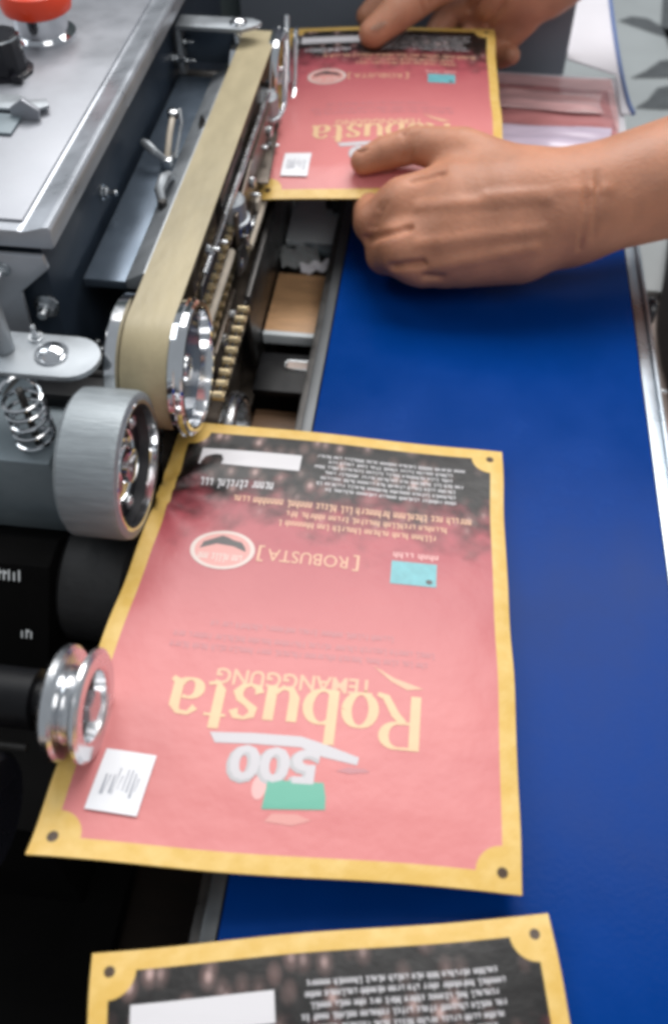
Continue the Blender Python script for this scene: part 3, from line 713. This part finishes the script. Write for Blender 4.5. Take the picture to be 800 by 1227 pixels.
def make_bag(label, C, bumps, seed, base):
    rnd = random.Random(seed)
    C = [Vector(c) for c in C]
    b = thing("coffee_bag", base, label, "bag", "printed coffee bags")
    nx, ny = 60, 76
    bm = bmesh.new(); uvl = bm.loops.layers.uv.new("UVMap")
    def surf(p, q, lift): return bspline(p, q, C, bumps) + Vector((0, 0, lift))
    def thick(p, q):
        e = min(p, 1 - p, q, 1 - q); return 0.05 + 0.09 * min(1.0, e / 0.12) ** 0.6
    topv = [[bm.verts.new(surf(i / nx, j / ny, thick(i / nx, j / ny))) for i in range(nx + 1)] for j in range(ny + 1)]
    botv = [[bm.verts.new(surf(i / nx, j / ny, 0)) for i in range(nx + 1)] for j in range(ny + 1)]
    def face(vs, uvs):
        f = bm.faces.new(vs)
        for l, u in zip(f.loops, uvs): l[uvl].uv = u
    def U(i, j): return (i / nx * BW, j / ny * BH)
    for j in range(ny):
        for i in range(nx):
            face((topv[j][i], topv[j + 1][i], topv[j + 1][i + 1], topv[j][i + 1]), (U(i, j), U(i, j + 1), U(i + 1, j + 1), U(i + 1, j)))
            face((botv[j][i], botv[j][i + 1], botv[j + 1][i + 1], botv[j + 1][i]), (U(i, j), U(i + 1, j), U(i + 1, j + 1), U(i, j + 1)))
    for i in range(nx):
        face((topv[0][i], topv[0][i + 1], botv[0][i + 1], botv[0][i]), (U(i, 0), U(i + 1, 0), U(i + 1, 0), U(i, 0)))
        face((topv[ny][i + 1], topv[ny][i], botv[ny][i], botv[ny][i + 1]), (U(i + 1, ny), U(i, ny), U(i, ny), U(i + 1, ny)))
    for j in range(ny):
        face((topv[j + 1][0], topv[j][0], botv[j][0], botv[j + 1][0]), (U(0, j + 1), U(0, j), U(0, j), U(0, j + 1)))
        face((topv[j][nx], topv[j + 1][nx], botv[j + 1][nx], botv[j][nx]), (U(nx, j), U(nx, j + 1), U(nx, j + 1), U(nx, j)))
    emit("film_pouch", bm, "printed_film", b, angle=60)
    def lay(name, bm, u, v, m, lift=0.03, turn=True, rotz=0.0, label=None):
        """flat print at (u,v) cm from the far-left corner; turned upside down towards the camera"""
        c, s = math.cos(rotz), math.sin(rotz)
        bmesh.ops.triangulate(bm, faces=bm.faces)
        long = [e for e in bm.edges if e.calc_length() > 0.5]
        if long: bmesh.ops.subdivide_edges(bm, edges=long, cuts=3, use_grid_fill=False); bmesh.ops.triangulate(bm, faces=bm.faces)
        for w in bm.verts:
            x, y = w.co.x * c - w.co.y * s, w.co.x * s + w.co.y * c
            if turn: x, y = -x, -y            # upside down print
            p = min(max((u + x) / BW, 0.001), 0.999); q = min(max((v - y) / BH, 0.001), 0.999)
            w.co = surf(p, q, thick(p, q) + lift * (0.5 if lift < 0.08 else 1) + 0.3 * w.co.z)
        bmesh.ops.recalc_face_normals(bm, faces=bm.faces)
        for f in bm.faces:
            if f.normal.z < 0: f.normal_flip()
        o = emit(name, bm, m, b, smooth=False)
        if label: o["label"] = label
        return o
    # bean end
    lay("white_panel", rect(-2.3, -0.48, 2.3, 0.48), 3.65, 2.15, "ink_white")
    lay("lettering", script_rows(3.3, 1, 0.85, 0.18, rnd, ragged=0.02), 3.3, 3.55, "ink_white")
    lay("lettering", script_rows(7.0, 7, 0.33, 0.12, rnd, ragged=0.10), 10.1, 2.5, "ink_white", 0.028)
    lay("lettering", script_rows(11.0, 1, 0.66, 0.17, rnd, ragged=0.02), 8.6, 4.45, "ink_pale_gold")
    lay("lettering", script_rows(7.6, 2, 0.52, 0.16, rnd, ragged=0.08), 9.1, 5.3, "ink_pale_gold")
    # oval seal
    lay("seal_field", ell(0, 0, 1.2, 0.88), 3.5, 7.35, "ink_rose", 0.026)
    lay("seal_ring", ell(0, 0, 1.32, 0.98, 0.86), 3.5, 7.35, "ink_cream", 0.032)
    lay("seal_peak", poly([(-0.95, -0.25), (-0.85, 0.1), (-0.5, 0.3), (-0.15, 0.5), (0.1, 0.42), (0.35, 0.3), (0.7, 0.22), (0.9, -0.05), (0.95, -0.25), (0.4, -0.02), (-0.3, 0.05)][::-1]), 3.5, 7.12, "ink_dark", 0.03, turn=False)
    lay("lettering", script_rows(1.7, 1, 0.62, 0.13, rnd, ragged=0.0), 3.5, 7.62, "ink_cream", 0.036)
    lay("lettering", text_mesh("ROBUSTA", 0.85, 0.9), 7.05, 7.35, "ink_pale_gold")
    for s in (-1, 1):
        bk = rect(-0.05, -0.4, 0.05, 0.4); merge(bk, rect(-0.05 if s > 0 else -0.2, 0.32, 0.2 if s > 0 else 0.05, 0.4)); merge(bk, rect(-0.05 if s > 0 else -0.2, -0.4, 0.2 if s > 0 else 0.05, -0.32))
        lay("bracket_mark", bk, 7.05 + s * 2.05, 7.35, "ink_pale_gold")
    lay("picture", rect(-0.95, -0.58, 0.95, 0.58), 11.45, 7.6, "ink_teal")
    lay("picture_mark", ell(0, 0, 0.14, 0.12, 0, 12), 12.1, 7.95, "ink_dark", 0.045)
    lay("lettering", script_rows(2.1, 1, 0.5, 0.2, rnd, ragged=0.0), 11.4, 6.6, "ink_pink")
    # faint middle lines
    lay("lettering", script_rows(7.2, 1, 0.45, 0.13, rnd, ragged=0.05), 7.2, 10.75, "ink_mauve")
    lay("lettering", script_rows(10.2, 2, 0.45, 0.13, rnd, ragged=0.08), 7.4, 11.55, "ink_mauve")
    lay("lettering", text_mesh("TEMANGGUNG", 0.88, 0.92, 0.018), 7.3, 12.95, "ink_pale_gold", 0.028)
    lay("lettering", serif("Robusta", 1.42), 7.45, 14.05, "ink_gold", 0.036)
    lay("swash", poly([(-1.0, 0.1), (0.1, -0.25), (0.9, -0.7), (0.2, -0.1), (-0.4, 0.2)]), 11.0, 12.75, "ink_pale_gold", 0.03)
    # weight
    lay("banner", poly([(-2.75, 0.32), (-1.2, 0.42), (0.4, 0.42), (1.2, 0.2), (2.45, -0.22), (2.4, -0.5), (1.2, -0.28), (0.4, 0.02), (-1.2, 0.02), (-2.5, -0.05)][::-1]), 7.45, 15.5, "ink_silver", 0.032, turn=False)
    lay("lettering", text_mesh("500", 1.65, 1.22, 0.05), 7.1, 16.1, "ink_silver", 0.045)
    lay("lettering_shadow", text_mesh("500", 1.65, 1.22, 0.09), 7.04, 16.17, "ink_grey", 0.034)
    lay("flag", poly([(-1.05, 0.42), (1.0, 0.52), (0.95, -0.5), (-0.9, -0.5), (-1.02, 0.0)][::-1]), 7.9, 17.2, "ink_green", 0.04)
    lay("flag_mark", ell(0, 0, 0.24, 0.42, 0, 20), 6.7, 17.0, "ink_pink", 0.03)
    lay("flag_mark", poly([(-0.8, 0.0), (-0.2, 0.2), (0.7, 0.12), (0.5, -0.16), (-0.3, -0.18)]), 7.75, 18.0, "ink_rose", 0.03)
    lay("flag_mark", poly([(-0.55, 0.02), (0.1, 0.12), (0.6, 0.05), (0.2, -0.1), (-0.4, -0.08)]), 9.75, 16.2, "ink_mauve", 0.03)
    # paper sticker
    st = poly([(-0.85, 1.05), (0.85, 1.05), (0.85, -1.05), (-0.85, -1.05)])
    so = lay("sticker", st, 2.25, 17.25, "sticker_paper", 0.09, turn=False, rotz=-0.06)
    pen = bmesh.new()
    for i in range(9):
        x = -0.55 + i * 0.135
        y0 = 0.35 + rnd.uniform(-0.2, 0.2); y1 = -0.35 + rnd.uniform(-0.25, 0.2)
        merge(pen, poly([(x, y0), (x + 0.05, y0), (x + 0.02 + rnd.uniform(-.08, .08), y1), (x - 0.02, y1)]))
    lay("pen_mark", pen, 2.25, 17.25, "sticker_pen", 0.10, turn=False, rotz=-0.06)
    return b

def bumps2(p, q):
    z = 0.20 * math.sin(p * 3.0 + 0.4) * math.sin(q * math.pi)
    z += 0.06 * math.sin(7 * p + 3 * q) * math.sin(q * math.pi)
    d = math.hypot((p - 0.02) * 1.0, (q - 0.22) * 1.25)           # pinch wrinkles fanning out of the nip
    ang = math.atan2((q - 0.22) * 1.25, p + 0.02)
    w = math.exp(-(d / 0.16) ** 2) * min(1, d / 0.05)
    z += 0.16 * w * math.sin(ang * 9.0 + 0.5)
    z += 0.25 * max(0.0, (q - 0.9) / 0.1) ** 2 * (1 - p) * 0.6
    return z
make_bag("red and yellow coffee bag leaving the nip of the press wheel", [(-5.85, 3.45, 1.55), (9.22, 4.28, 0.4), (9.99, -16.3, 1.0), (-6.31, -17.5, 2.4)], bumps2, 3, (1.5, -7, 0.3))
def bumps3(p, q): return 0.12 * math.sin(p * 4) * math.sin(q * 3) + 0.05 * math.sin(9 * p + 2)
d3 = Vector((14.55, 2.98, 0)).normalized(); n3 = Vector((d3.y, -d3.x, 0))
A3 = Vector((-3.75, -19.65, 0.55))
make_bag("loose coffee bag showing its bean pattern lying crooked on the blue belt", [A3, A3 + d3 * 14.9 + Vector((0, 0, -0.05)), A3 + d3 * 14.9 + n3 * 19.3, A3 + n3 * 19.3], bumps3, 11, (4, -28, 0.1))
def bumps1(p, q): return 0.35 * math.sin(p * math.pi) * math.sin(q * math.pi * 0.9 + 0.2) + 0.05 * math.sin(6 * q + 4 * p) - 0.42 * max(0.0, (q - 0.88) / 0.12) ** 1.3
make_bag("coffee bag held between two hands at the machine inlet", [(-6.45, 39.6, 4.05), (8.0, 41.4, 4.05), (8.9, 21.0, 3.9), (-5.0, 19.0, 4.05)], bumps1, 5, (2, 30, 3.6))

# ------------------------------------------------------------------ hands (smooth-union surface, one skin)
def surface_nets(F, lo, h):
    """mesh of F<0 on a regular grid, returns verts and quads"""
    nx, ny, nz = F.shape
    s = F < 0
    c = np.zeros((nx - 1, ny - 1, nz - 1), int)
    for i in (0, 1):
        for j in (0, 1):
            for k in (0, 1):
                c += s[i:nx - 1 + i, j:ny - 1 + j, k:nz - 1 + k]
    act = (c > 0) & (c < 8)
    idx = -np.ones(act.shape, int); idx[act] = np.arange(act.sum())
    acc = np.zeros(act.shape + (3,)); cnt = np.zeros(act.shape)
    corners = [(i, j, k) for i in (0, 1) for j in (0, 1) for k in (0, 1)]
    for a in corners:
        for ax in range(3):
            if a[ax] == 1: continue
            b = list(a); b[ax] = 1
            fa = F[a[0]:nx - 1 + a[0], a[1]:ny - 1 + a[1], a[2]:nz - 1 + a[2]]
            fb = F[b[0]:nx - 1 + b[0], b[1]:ny - 1 + b[1], b[2]:nz - 1 + b[2]]
            x = (fa < 0) != (fb < 0)
            t = np.where(x, fa / np.where(x, fa - fb, 1), 0)
            for d in range(3):
                acc[..., d] += np.where(x, a[d] + (t if d == ax else 0), 0)
            cnt += x
    P = np.argwhere(act) + acc[act] / cnt[act][:, None]
    V = lo + P * h
    quads = []
    for ax in range(3):
        o1, o2 = [d for d in range(3) if d != ax]
        sl0 = [slice(1, -1)] * 3; sl1 = [slice(1, -1)] * 3
        sl0[ax] = slice(0, -1); sl1[ax] = slice(1, None)
        x = s[tuple(sl0)] != s[tuple(sl1)]
        inside0 = s[tuple(sl0)][x]
        pos = np.argwhere(x); off = np.ones(3, int); off[ax] = 0; pos = pos + off
        def cell(d1, d2):
            p = pos.copy(); p[:, o1] += d1; p[:, o2] += d2; return idx[p[:, 0], p[:, 1], p[:, 2]]
        q = np.stack([cell(-1, -1), cell(0, -1), cell(0, 0), cell(-1, 0)], 1)
        flip = inside0 if ax != 1 else ~inside0
        q[~flip] = q[~flip][:, ::-1]
        quads.append(q)
    return V, np.concatenate(quads)
def skin_mesh(prims, cuts=(), h=0.12):
    """prims: list of (chain of (x,y,z,r) points, blend)"""
    allp = np.array([p for ch, k in prims for p in ch])
    lo = (allp[:, :3] - allp[:, 3:]).min(0) - 0.8; hi = (allp[:, :3] + allp[:, 3:]).max(0) + 0.8
    n = np.ceil((hi - lo) / h).astype(int) + 1
    g = np.stack(np.meshgrid(*[lo[i] + np.arange(n[i]) * h for i in range(3)], indexing='ij'), -1).astype(np.float32)
    F = None
    for ch, kk in prims:
        D = None
        for a, b in zip(ch, ch[1:]):
            a = np.array(a, np.float32); b = np.array(b, np.float32)
            ab = b[:3] - a[:3]; t = np.clip(((g - a[:3]) @ ab) / (ab @ ab), 0, 1)
            d = np.sqrt(((g - a[:3] - t[..., None] * ab) ** 2).sum(-1)) - (a[3] + (b[3] - a[3]) * t)
            D = d if D is None else np.minimum(D, d)
        if F is None: F = D
        else:
            hh = np.clip(0.5 + 0.5 * (F - D) / kk, 0, 1)
            F = F * (1 - hh) + D * hh - kk * hh * (1 - hh)
    def onsurf(p, dr):
        dr = np.array(dr, float); dr /= np.linalg.norm(dr)
        for t in np.arange(6.0, -4.0, -0.06):
            q = np.array(p, float) + dr * t; ix = np.round((q - lo) / h).astype(int)
            if (ix < 0).any() or (ix >= n).any(): continue
            if F0[ix[0], ix[1], ix[2]] < 0: return q
        return np.array(p, float)
    F0 = F.copy()
    for p0, p1, dr, rad, off in cuts:                        # off > 0: tendon or vein, off < 0: crease
        dn = np.array(dr, float); dn /= np.linalg.norm(dn)
        pts = [onsurf(np.array(p0) + (np.array(p1) - np.array(p0)) * t, dr) + dn * (off - (rad if off > 0 else -rad)) for t in np.linspace(0, 1, 7)]
        P_ = np.array(pts); i0 = np.maximum(((P_.min(0) - lo) / h - 8).astype(int), 0); i1 = np.minimum(((P_.max(0) - lo) / h + 9).astype(int), n)
        sl = tuple(slice(int(a), int(b)) for a, b in zip(i0, i1)); gg = g[sl]; f = F[sl]; D = None
        for a, b in zip(pts, pts[1:]):
            a = a.astype(np.float32); b = b.astype(np.float32); ab = b - a
            t = np.clip(((gg - a) @ ab) / max(ab @ ab, 1e-6), 0, 1)
            d = np.sqrt(((gg - a - t[..., None] * ab) ** 2).sum(-1)) - rad
            D = d if D is None else np.minimum(D, d)
        if off > 0:
            k = 0.35; hh = np.clip(0.5 + 0.5 * (f - D) / k, 0, 1); f = f * (1 - hh) + D * hh - k * hh * (1 - hh)
        else:
            k = 0.16; hh = np.clip(0.5 - 0.5 * (f + D) / k, 0, 1); f = f * (1 - hh) - D * hh + k * hh * (1 - hh)
        F[sl] = f
    V, Q = surface_nets(F, lo, h)
    bm = bmesh.new()
    vs = [bm.verts.new(v) for v in V]
    for q in Q:
        try: bm.faces.new([vs[i] for i in q])
        except ValueError: pass
    for _ in range(2): bmesh.ops.smooth_vert(bm, verts=bm.verts, factor=0.5, use_axis_x=True, use_axis_y=True, use_axis_z=True)
    bmesh.ops.recalc_face_normals(bm, faces=bm.faces)
    return bm
def nail(c, along, normal, l, w, parent):
    a = Vector(along).normalized(); n = Vector(normal); n = (n - a * n.dot(a)).normalized(); s = a.cross(n)
    bm = bmesh.new(); nu, nv = 8, 8; g = []
    for i in range(nu + 1):
        row = []
        for j in range(nv + 1):
            u, v = i / nu * 2 - 1, j / nv * 2 - 1
            k = math.sqrt(max(0.0, 1 - 0.45 * v * v))
            x = u * l / 2 * k; y = v * w / 2 * math.sqrt(1 - 0.35 * u * u)
            row.append(bm.verts.new(Vector(c) + a * x + s * y + n * (0.05 - 0.5 * y * y / w * 1.4 - 0.04 * u * u)))
        g.append(row)
    for i in range(nu):
        for j in range(nv): bm.faces.new((g[i][j], g[i + 1][j], g[i + 1][j + 1], g[i][j + 1]))
    bmesh.ops.solidify(bm, geom=bm.faces, thickness=0.04)
    bmesh.ops.recalc_face_normals(bm, faces=bm.faces)
    return emit("nail", bm, "nail", parent)

hand1 = [
    ([(27.0, 24.5, 6.8, 3.6), (18.5, 21.6, 5.4, 3.2), (11.6, 18.8, 4.4, 2.75)], 0.1),             # forearm
    ([(12.0, 18.8, 4.4, 2.7), (8.6, 18.3, 4.3, 2.55), (6.4, 17.8, 4.2, 2.1)], 1.5),               # palm
    ([(10.2, 19.4, 4.9, 2.0), (6.0, 19.2, 4.9, 1.7), (3.4, 18.6, 4.3, 1.35)], 1.2),               # index metacarpal
    ([(9.8, 17.4, 3.6, 1.9), (5.6, 16.6, 3.4, 1.7), (3.6, 16.3, 3.0, 1.30)], 1.2),                # middle metacarpal
    ([(9.6, 17.0, 3.3, 1.8), (6.0, 16.1, 2.95, 1.4), (4.6, 15.8, 2.5, 1.1)], 1.1),
    ([(9.4, 17.0, 3.0, 1.5), (6.8, 16.3, 2.5, 1.2), (5.9, 16.1, 2.3, 0.95)], 1.0),
    ([(3.3, 18.4, 4.2, 1.35), (1.75, 18.3, 3.2, 1.2), (1.2, 20.6, 2.8, 0.88), (2.2, 22.2, 2.95, 0.75)], 0.8),   # index, curled under the bag
    ([(3.5, 16.4, 2.9, 1.35), (2.5, 17.2, 1.9, 1.1), (2.8, 19.6, 1.5, 0.88), (4.2, 20.6, 2.0, 0.75)], 0.75),
    ([(4.6, 15.8, 2.5, 1.1), (3.9, 17.0, 1.4, 0.95), (4.6, 19.0, 1.3, 0.82), (5.8, 19.4, 1.8, 0.7)], 0.6),
    ([(5.9, 16.1, 2.3, 0.95), (5.4, 17.0, 1.2, 0.8), (6.0, 18.3, 1.3, 0.7), (6.8, 18.6, 1.8, 0.6)], 0.5),
    ([(9.6, 20.2, 5.2, 1.6), (6.2, 21.4, 5.9, 1.35), (3.6, 22.2, 5.75, 1.02), (1.9, 21.9, 5.3, 0.92), (0.75, 21.5, 4.95, 0.72)], 0.9),  # thumb on top of the bag
]
CD = (0.05, -0.82, 0.57)
marks1 = [
    ((10.5, 18.6, 5.0), (4.2, 18.2, 4.3), CD, 0.26, 0.03), ((10.4, 17.4, 4.0), (4.3, 16.5, 3.2), CD, 0.26, 0.03),
    ((10.2, 17.0, 3.2), (5.3, 15.9, 2.4), CD, 0.24, 0.02), ((13.5, 19.5, 5.2), (7.5, 18.6, 4.9), CD, 0.2, 0.03),
    ((3.7, 17.3, 3.6), (1.4, 17.8, 2.4), CD, 0.22, -0.26), ((4.6, 15.9, 2.5), (3.0, 16.8, 1.5), CD, 0.2, -0.22), ((5.6, 15.6, 1.9), (4.7, 16.6, 1.2), CD, 0.18, -0.18),
    ((2.0, 18.9, 3.9), (1.6, 18.1, 3.0), CD, 0.10, -0.07), ((2.3, 18.8, 4.0), (1.9, 18.0, 3.1), CD, 0.10, -0.07),
    ((3.3, 22.6, 6.0), (3.1, 21.4, 5.3), CD, 0.10, -0.07), ((3.6, 22.6, 6.0), (3.4, 21.4, 5.3), CD, 0.10, -0.07), ((2.9, 22.6, 6.0), (2.7, 21.4, 5.3), CD, 0.10, -0.06),
    ((12.3, 19.6, 6.0), (12.6, 17.4, 3.0), CD, 0.12, -0.06), ((12.9, 19.8, 6.0), (13.2, 17.8, 3.4), CD, 0.12, -0.05),
    ((5.2, 19.4, 5.6), (3.6, 19.8, 4.8), CD, 0.16, -0.14),
]
C2 = (-0.1, -0.75, 0.65)
marks2 = [
    ((3.2, 40.6, 7.2), (3.9, 39.4, 6.4), C2, 0.10, -0.07), ((2.8, 40.2, 7.0), (3.5, 39.0, 6.2), C2, 0.10, -0.07), ((2.4, 39.8, 6.8), (3.1, 38.6, 6.0), C2, 0.10, -0.06),
    ((8.6, 43.2, 6.2), (6.2, 42.8, 4.4), C2, 0.2, -0.2), ((9.6, 43.0, 5.2), (7.6, 42.6, 3.4), C2, 0.2, -0.2),
]
def hand_thing(prims, marks, label, nails, cat="hand"):
    o = emit("hand", skin_mesh(prims, marks), "skin", None, angle=180)
    tag(o, label, cat, "hands feeding the bag")
    for n in nails: nail(*n, o)
    return o
hand_thing(hand1, marks1, "bare left hand and forearm pinching the near edge of the held bag", [((0.85, 21.75, 5.66), (-1, -0.28, -0.30), (-0.25, 0.5, 0.85), 1.0, 0.85)])
hand2 = [
    ([(19.5, 50.0, 10.5, 3.3), (13.5, 45.5, 8.0, 2.9), (9.8, 43.4, 6.2, 2.5)], 0.1),
    ([(11.0, 44.0, 6.6, 2.4), (7.8, 43.2, 5.4, 1.9)], 1.2),
    ([(10.2, 43.8, 7.4, 1.7), (6.2, 42.2, 7.6, 1.25), (3.4, 40.2, 6.9, 1.22), (1.2, 38.2, 6.0, 1.18), (-0.15, 36.9, 5.25, 0.95)], 0.8),     # thumb on top
    ([(8.0, 43.6, 7.0, 1.3), (3.6, 44.2, 6.9, 1.15), (0.7, 43.0, 5.7, 1.0), (-0.9, 41.8, 4.3, 0.85)], 0.5),    # index, behind
    ([(8.0, 43.4, 5.4, 1.4), (4.8, 43.6, 4.2, 1.0), (3.8, 42.0, 2.9, 0.85), (4.4, 40.6, 2.9, 0.72)], 0.5),
    ([(8.8, 43.2, 4.4, 1.4), (6.6, 43.0, 3.0, 1.0), (6.4, 41.4, 2.4, 0.85), (7.2, 40.4, 2.7, 0.7)], 0.5),
    ([(9.6, 43.0, 4.2, 1.5), (8.6, 42.6, 2.6, 1.05), (8.8, 41.4, 2.2, 0.8), (9.4, 40.8, 2.6, 0.65)], 0.5),
]
hand_thing(hand2, marks2, "bare right hand with its thumb nail on the far edge of the held bag", [((0.05, 36.75, 6.15), (-1, -0.95, -0.55), (-0.35, -0.35, 0.9), 1.4, 1.3)])

# ------------------------------------------------------------------ bag pile and film at the far end
tag(emit("carton", box((8.3, 33.4, GZ), (18.2, 46.5, -1.2), 0.15), "white_sheet"), "white carton under the pile of pink plastic bags", "carton")
def film_bag(x0, x1, y0, y1, z, m, seed, label):
    r = random.Random(seed); bm = bmesh.new(); nx, ny = 20, 14
    ph = [r.uniform(0, 6) for _ in range(4)]
    T, B = [], []
    for j in range(ny + 1):
        a, b = [], []
        for i in range(nx + 1):
            p, q = i / nx, j / ny
            e = min(1, min(p, 1 - p, q, 1 - q) / 0.12)
            zz = z + (0.10 + 0.07 * math.sin(q * 14 + 3 * p + ph[0]) + 0.05 * math.sin(p * 9 + ph[1])) * e + 0.05
            x = x0 + (x1 - x0) * p + 0.12 * math.sin(q * 5 + ph[2]); y = y0 + (y1 - y0) * q + 0.12 * math.sin(p * 5 + ph[3])
            a.append(bm.verts.new((x, y, zz))); b.append(bm.verts.new((x, y, z)))
        T.append(a); B.append(b)
    for j in range(ny):
        for i in range(nx):
            bm.faces.new((T[j][i], T[j][i + 1], T[j + 1][i + 1], T[j + 1][i])); bm.faces.new((B[j][i], B[j + 1][i], B[j + 1][i + 1], B[j][i + 1]))
    for i in range(nx):
        bm.faces.new((T[0][i + 1], T[0][i], B[0][i], B[0][i + 1])); bm.faces.new((T[ny][i], T[ny][i + 1], B[ny][i + 1], B[ny][i]))
    for j in range(ny):
        bm.faces.new((T[j][0], T[j + 1][0], B[j + 1][0], B[j][0])); bm.faces.new((T[j + 1][nx], T[j][nx], B[j][nx], B[j + 1][nx]))
    bmesh.ops.recalc_face_normals(bm, faces=bm.faces)
    return tag(emit("plastic_bag", bm, m, angle=80), label, "bag", "pile of flat bags on the carton")
film_bag(8.6, 17.6, 33.6, 46.0, -1.18, "pink_film", 1, "pale pink flat plastic bag at the bottom of the pile on the carton")
film_bag(8.4, 17.2, 35.0, 43.6, -0.86, "red_film", 2, "red flat plastic bag in the middle of the pile on the carton")
film_bag(8.9, 16.8, 33.6, 37.2, -0.52, "lilac_film", 3, "lilac flat plastic bag at the near end of the pile on the carton")
film_bag(8.6, 16.4, 39.4, 42.2, -0.52, "pink_film", 4, "folded pink plastic bag on top of the pile on the carton")
# standing white sheet with a blue edge
def edge_pt(t): return (18.7 - 1.0 * t ** 0.5, 40.5 + 31.0 * t, -0.95 + 3.4 * t * t)
def curve_sheet():
    bm = bmesh.new(); n = 16; rows = []
    for k in range(n + 1):
        t = k / n; x, y, z = edge_pt(t)
        if y < 46.6: xl = 17.9
        else: xl = 14.3
        rows.append([bm.verts.new(p) for p in ((xl, y, z), (x, y, z), (x, y, z - 0.12), (xl, y, z - 0.12))])
    for A, B in zip(rows, rows[1:]):
        for i in range(4): bm.faces.new((A[i], A[(i + 1) % 4], B[(i + 1) % 4], B[i]))
    bm.faces.new(rows[0]); bm.faces.new(rows[-1]); bmesh.ops.recalc_face_normals(bm, faces=bm.faces)
    return bm
ws = tag(emit("film_sheet", curve_sheet(), "white_sheet", angle=30), "white plastic sheet with a blue edge spread behind the bag pile", "sheet")
emit("blue_edge", tube([Vector(edge_pt(k / 24)) + Vector((0.05, 0, 0.02)) for k in range(25)], 0.17), "blue_edge", ws)
# leaf shapes printed on the tiles
def leafshape(pts): leaf(pts)
leafshape([(24.4, 89.0), (26.0, 90.3), (27.8, 90.0), (29.5, 87.6), (32, 86.6), (34, 83.5), (30.4, 84.6), (27.6, 86.6)])
leafshape([(24.7, 74.9), (26.3, 76.6), (28.2, 79.3), (30.5, 80.2), (33, 79.0), (31.5, 75.8), (28.4, 75.4)])
leafshape([(24.6, 68.4), (26.0, 70.2), (27.2, 72.9), (29.2, 74.0), (31.5, 73.4), (31.0, 69.6), (27.6, 68.4)])
leafshape([(30.3, 97), (29.2, 88.5), (29.6, 82.2), (31.5, 84), (33, 92), (33, 98)])
# dark speckled cloth bundle at the right
bm = bmesh.new(); rows = []
def cl_left(t): return 23.5 + 2.4 * t - 0.9 * math.sin(math.pi * t)
for k in range(21):
    t = k / 20; y = 23.5 + 23 * t; xl = cl_left(t); ring = []
    for (u, z) in ((0, 0), (-0.15, 1.2), (0.1, 3.0), (0.5, 5.0), (1.2, 6.6), (2.6, 7.4), (4.2, 6.9), (5.0, 4.0), (5.2, 0)):
        sc = 0.55 + 0.45 * math.sin(math.pi * min(1, max(0, t * 0.9 + 0.05)))
        ring.append(bm.verts.new((xl + u + 0.18 * math.sin(9 * t + z), y, GZ - 1.15 + z * sc + 0.15 * math.sin(14 * t + u))))
    rows.append(ring)
for A, B in zip(rows, rows[1:]):
    for i in range(9): bm.faces.new((A[i], A[(i + 1) % 9], B[(i + 1) % 9], B[i]))
bm.faces.new(rows[0]); bm.faces.new(rows[-1]); bmesh.ops.recalc_face_normals(bm, faces=bm.faces)
tag(emit("cloth_bundle", bm, "speckled_cloth", angle=80), "black speckled cloth bundle lying beyond the right conveyor rail", "cloth")
